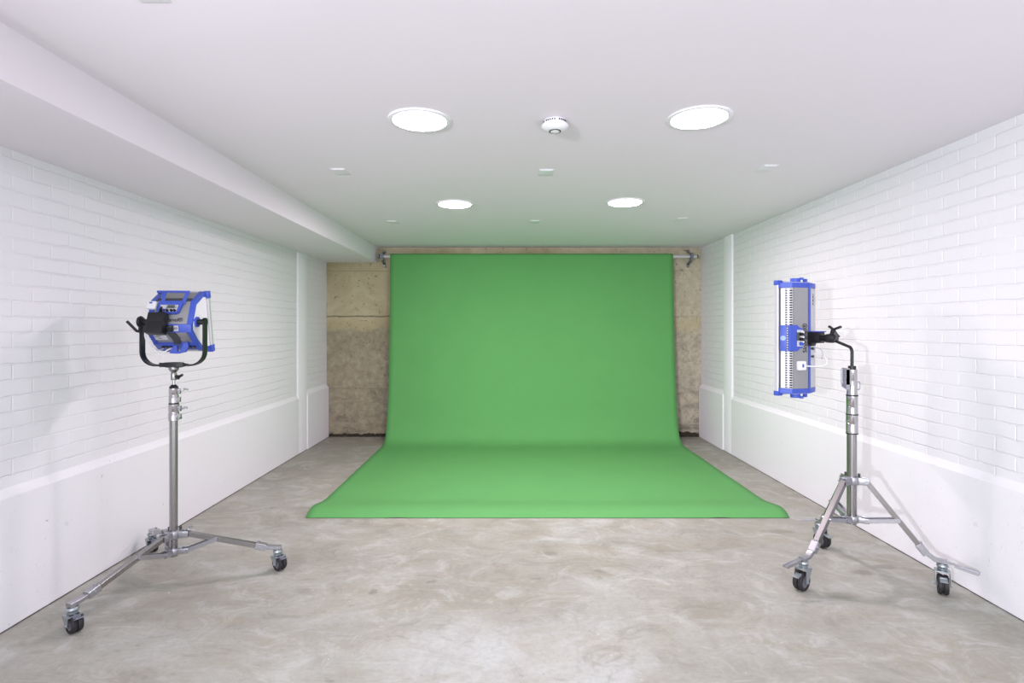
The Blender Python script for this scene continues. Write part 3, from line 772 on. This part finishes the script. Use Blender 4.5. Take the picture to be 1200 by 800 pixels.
# lower back panels
b = B(); bx(b, (-.062, .006, 0), (.070, .062, .004), bev=.001); obj('specification_plate', b, M_lgrey, LL, M=S2(0, .45, .002))
b = B()
for i in range(4): bx(b, (-.078+.012*(i % 2), .022-.011*i, .0025), (.018+.006*(i % 3), .0025, .001))
obj('plate_lettering', b, M_ink, LL, M=S2(0, .45, .002))
b = B(); plate(b, [(-.020, .052), (.018, .052), (.040, .0), (.028, -.052), (-.006, -.052), (-.002, -.01)], 0, .007); obj('centre_strip', b, M_dgrey, LL, M=S2(0, .5, .001))
b = B(); bx(b, (.062, .006, 0), (.052, .072, .004), bev=.001); obj('rear_panel', b, M_grey, LL, M=S2(0, .45, .002))
b = B(); bx(b, (0, 0, 0), (.236, .064, .012), bev=.003); strip = obj('socket_strip', b, M_blue, LL, M=S3(0, .42, .002))
for x in (-.076, -.056, -.034, .070, .092):
    b = B(); cyl(b, (0, 0, 0), (0, 0, .004), .0085, seg=20); so_ = obj('socket', b, M_black, strip, M=S3(x, .40, .010))
    b = B(); bx(b, (0, 0, .005), (.006, .008, .002)); obj('socket_contact', b, M_brass, strip, M=S3(x, .40, .010))
# blue V foot below
b = B(); plate(b, [(-.001, -.1317), (.018, -.1317), (.021, -.165), (.036, -.160), (.0527, -.118), (.074, -.110), (.0785, -.140), (.0634, -.168), (.0268, -.177), (-.0227, -.175)], 0, .016)
obj('mounting_foot', b, M_blue, LL, M=Matrix.Translation((.0, .012, zp)) @ Matrix.Rotation(R(90), 4, 'X'), bev=.001)
# receiver and cable
b = B(); bx(b, (0, 0, .012), (.046, .046, .024), bev=.007); rc = obj('white_receiver', b, M_white, LL, M=S1(-.098, .22, .004))
b = B(); bx(b, (-.004, .012, .0245), (.015, .009, .001)); obj('receiver_mark', b, mat('blue_print', (70, 90, 190), .5), rc, M=S1(-.098, .22, .004))
def toM(p): return M @ Vector(p)
cb = [toM((-.088, -.022, .055)), toM((-.096, -.055, .010)), toM((-.116, -.075, -.050)), toM((-.108, -.070, -.105)), toM((-.080, -.045, -.160)), toM((-.066, -.04, -.178)), toM((-.05, -.034, -.166)), toM((-.026, -.020, -.150)), toM((-.018, .010, -.150))]
b = B(); sweep(b, smooth_path(cb, 6), circ(.0042, 8)); obj('cable', b, M_white, LL)
cb = [toM((-.094, -.022, .055)), toM((-.100, -.06, .02)), toM((-.104, -.075, -.03)), toM((-.098, -.07, -.09)), toM((-.084, -.03, -.152)), toM((-.080, .02, -.155))]
b = B(); sweep(b, smooth_path(cb, 6), circ(.0035, 8)); obj('cable', b, M_white, LL)
# yoke
yw = .166; yb_ = 1.190-1.108
pts = [Vector((-yw, 0, zp)), Vector((-yw, 0, yb_+.075))]
for k in range(1, 8):
    a = math.pi+math.pi/2*k/8; pts.append(Vector((-yw+.075+.075*math.cos(a), 0, yb_+.075+.075*math.sin(a))))
pts += [Vector((-yw+.075, 0, yb_)), Vector((-.04, 0, yb_))]
pts = pts + [Vector((-p.x, p.y, p.z)) for p in pts[::-1]]
b = B(); sweep(b, pts, rect(.046, .009, .002), up=(1, 0, 0))
for s in (-1, 1): cyl(b, (s*(yw-.006), 0, zp), (s*(yw+.006), 0, zp), .0235, seg=28)
yk = obj('yoke', b, M_blackm, LL)
b = B(); bx(b, (0, 0, 0), (.138, .05, .012), bev=.004); plate(b, [(-.062, -.030), (.062, -.030), (.035, -.036), (-.035, -.036)], -.01, .014)
lathe(b, [(0, .016), (.048, .014), (.068, .006), (.072, 0), (.064, -.008), (.04, -.015), (0, -.016)], seg=40, M=Matrix.Diagonal((1, .36, 1, 1)))
obj('yoke_base', b, M_black, yk, M=Matrix.Translation((0, 0, yb_+.002)))
for s in (-1, 1):
    b = B(); cyl(b, (s*.118, 0, zp), (s*.130, 0, zp), .029, seg=32); pv = obj('pivot', b, M_blue, LL)
    b = B(); cyl(b, (s*.130, 0, zp), (s*(yw-.004), 0, zp), .016, seg=24); obj('pivot_shaft', b, M_black, pv)
b = B(); lathe(b, [(.018, 0), (.030, 0), (.033, .006), (.030, .014), (.018, .012)], closed=True, M=Matrix.Translation((-.168, 0, zp)) @ Matrix.Rotation(R(-90), 4, 'Y')); obj('tilt_lock_ring', b, M_blackm, yk)
b = B(); cyl(b, (-.168, 0, zp), (-.186, 0, zp), .017, seg=20); obj('tilt_lock_hub', b, M_chrome, yk)
b = B(); sweep(b, [(-.172, -.012, zp-.054), (-.184, -.022, zp-.050), (-.222, -.045, zp+.004)], rect(.016, .014, .003)); sweep(b, [(-.170, -.012, zp-.054), (-.168, -.008, zp-.01)], rect(.02, .014, .003))
obj('tilt_lock_lever', b, M_black, yk)
# socket below the yoke
b = B(); lathe(b, [(0, .076), (.024, .074), (.026, .060), (.018, .048), (.012, .042), (.0075, .040), (.0075, 0), (.014, 0), (.015, .004), (.015, .036), (.013, .042), (0, .042)], seg=28, M=Matrix.Translation((0, 0, 0)))
obj('stand_socket', b, M_steel, LL)
b = B(); cyl(b, (.012, -.002, .020), (.030, -.006, .018), .009, seg=14); sweep(b, smooth_path([(.024, -.004, .006), (.032, -.006, .018), (.052, -.010, .030)], 4), rect(.012, .013, .003)); obj('socket_knob', b, M_black, LL)

# ---- upright panel
al = R(61.7)
f = Vector((-math.cos(al), math.sin(al), 0)); u = Vector((-math.sin(al), -math.cos(al), 0))
RR = empty('studio_light_panel', (SR[0], SR[1], 1.166)); tag(RR, 'long upright blue and white studio lamp on a bent black arm near the bare wall', 'studio light', 'blue studio light panels')
apex = Vector((1.8290, 3.322, 1.336))-Vector((SR[0], SR[1], 1.166))
Mr = Matrix(((0, f.x, u.x, apex.x), (0, f.y, u.y, apex.y), (1, 0, 0, apex.z), (0, 0, 0, 1)))
PR = [(.112, .150), (.082, .152), (.028, .123), (0, .012), (0, -.012), (.031, -.100), (.088, -.132), (.112, -.138)]
hl = .335
A, Bp, C, D, E, F, G, H = lamp_head(RR, Mr, PR, hl, .030)
S1 = slope(Mr, C, D); S2 = slope(Mr, E, F); S0 = slope(Mr, Bp, C); SM = slope(Mr, D, E); SF = slope(Mr, A, Bp)
b = B(); bx(b, (0, 0, 0), (.60, .038, .003)); o = obj('vent_strip', b, M_perf, RR, M=S0(0, .68, .0015))
b = B(); bx(b, (0, 0, 0), (.60, .022, .003)); obj('top_panel', b, M_white, RR, M=S0(0, .17, .0015))
b = B(); bx(b, (0, 0, 0), (.61, .100, .003)); obj('rear_panel', b, M_grey, RR, M=S1(0, .5, .0015))
b = B(); bx(b, (0, 0, 0), (.66, .014, .008), bev=.002); obj('middle_band', b, M_blue, RR, M=SM(0, .2, .001))
b = B(); bx(b, (0, 0, 0), (.60, .09, .003)); obj('rear_panel', b, M_lgrey, RR, M=S2(0, .5, .0015))
text_mesh('SkyPanel®', .042, S1(.0, .76, .0034), 'panel_lettering', M_ink, RR, extrude=.0008)
text_mesh('ARRI', .034, S2(.235, .40, .0034), 'end_lettering', M_ink, RR, extrude=.0008)
b = B(); plate(b, [(-.078, .045), (.078, .045), (.078, -.012), (.062, -.028), (.058, -.050), (-.058, -.050), (-.062, -.028), (-.078, -.012)], 0, .016)
pod = obj('control_pod', b, M_blue, RR, M=S1(0, .08, .002), bev=.003)
b = B(); bx(b, (0, 0, 0), (.156, .050, .022), bev=.003); obj('pod_wing', b, M_blue, pod, M=S0(0, .35, .010))
b = B(); bx(b, (0, 0, 0), (.146, .022, .004)); obj('pod_grille', b, M_perf, pod, M=S0(0, .72, .022))
b = B(); bx(b, (0, 0, 0), (.100, .042, .004), bev=.001); obj('control_plate', b, M_lgrey, pod, M=S1(0, .32, .018))
for i, x in enumerate((-.034, -.006, .024)):
    b = B(); cyl(b, (0, 0, 0), (0, 0, .016), .011, .009, seg=18); obj('dial', b, M_blue if i == 0 else M_black, pod, M=S1(x, .34, .020))
    b = B(); cyl(b, (0, 0, 0), (0, 0, .012), .007, .006, seg=12); obj('button', b, M_white, pod, M=S1(x+.012, .44, .020))
b = B(); bx(b, (0, 0, 0), (.05, .02, .002)); obj('screen', b, M_screen, pod, M=S1(.01, .20, .0205))
b = B(); cyl(b, (0, 0, 0), (0, 0, .003), .015, seg=24); obj('badge', b, M_paleblue, pod, M=S0(0, .2, .021))
b = B(); bx(b, (0, 0, .014), (.056, .052, .028), bev=.008); rc = obj('white_receiver', b, M_white, RR, M=S1(-.165, .42, .003))
b = B(); bx(b, (0, 0, .0285), (.020, .012, .001)); obj('receiver_mark', b, bpy.data.materials['blue_print'], rc, M=S1(-.165, .42, .003))
w0 = lambda x, y, z: Mr @ Vector((x, y, z))
rcv = S1(-.167, .60, .016).translation
cb = [rcv, w0(-.170, -.030, .012), w0(-.168, -.06, -.02), w0(-.150, -.075, -.05), w0(-.120, -.06, -.06), w0(-.10, -.03, -.05), w0(-.095, 0, -.04)]
b = B(); sweep(b, smooth_path(cb, 6), circ(.0042, 8)); obj('cable', b, M_white, RR)
cb = [w0(-.065, 0, -.02), w0(-.060, -.03, -.03), w0(-.075, -.055, -.035), w0(-.11, -.055, -.04), w0(-.125, -.045, -.045)]
b = B(); sweep(b, smooth_path(cb, 6), circ(.0032, 8)); obj('cable', b, M_lgrey, RR)
b = B(); cyl(b, w0(-.064, .004, -.02), w0(-.064, -.014, -.02), .008); cyl(b, w0(-.112, .004, -.02), w0(-.112, -.012, -.02), .007); obj('cable_plug', b, M_dgrey, RR)
# end pivots (blue sockets)
for s in (-1, 1):
    b = B(); cyl(b, (s*hl, .060, .05), (s*(hl+.030), .060, .05), .030, .028, seg=28); pv = obj('pivot', b, M_blue, RR, M=Mr)
    b = B(); cyl(b, (s*(hl+.02), .034, .028), (s*(hl+.034), .034, .028), .012, seg=16); bx(b, (s*(hl+.014), .03, -.0), (.026, .02, .02), bev=.003); obj('pivot_lock', b, M_blue, pv, M=Mr)
# mount
b = B(); bx(b, (0, -.014, 0), (.080, .026, .052), bev=.006); bx(b, (-.030, -.014, .0), (.035, .030, .040), bev=.008); obj('mounting_plate', b, M_black, RR, M=Mr)
b = B(); bx(b, (.004, -.052, 0), (.066, .050, .056), bev=.004); bx(b, (.004, -.030, 0), (.07, .012, .062), bev=.002); obj('mounting_block', b, M_blackm, RR, M=Mr)
b = B(); bx(b, (.040, -.052, 0), (.006, .066, .060), bev=.002); obj('quick_release_lever', b, M_blue, RR, M=Mr)
b = B(); cyl(b, (.0, -.076, 0), (0, -.096, 0), .016, seg=24); lathe(b, [(0, 0), (.018, .002), (.025, .012), (.027, .030), (.027, .052), (.022, .066), (.012, .072), (0, .073)], seg=32, M=Matrix.Translation((0, -.090, 0)) @ Matrix.Rotation(R(90), 4, 'X'))
obj('ball_head', b, M_black, RR, M=Mr)
b = B(); cyl(b, (-.004, -.145, -.012), (.006, -.150, .010), .022, seg=24); obj('ball_socket_ring', b, M_dgrey, RR, M=Mr)
kb = w0(.024, -.135, 0); kt = w0(.052, -.145, 0)
b = B(); cyl(b, kb, kt, .011, .013, seg=16)
for a in (R(15), R(158), R(-75)):
    dv = Vector((math.cos(a), 0, math.sin(a))); dv = (Mr.to_3x3() @ Vector((.6*math.sin(a)+.15, -math.cos(a)*.9, .35*math.cos(a)-.2))).normalized()
    sweep(b, [kt-dv*.004, kt+dv*.025, kt+dv*.046], rect(.015, .013, .004)); lathe(b, [(0, -.009), (.009, -.004), (.009, .004), (0, .009)], M=Matrix.Translation(kt+dv*.046), seg=12)
obj('locking_handle', b, M_black, RR)
pa = w0(-.012, -.150, 0)
b = B(); sweep(b, [pa, pa.lerp(Vector((0, 0, .118)), .9), Vector((-.002, .003, .112)), Vector((0, 0, .098)), Vector((0, 0, -.02))], circ(.0085, 14), up=(0, 1, 0)); obj('bent_spigot', b, M_blackm, RR)
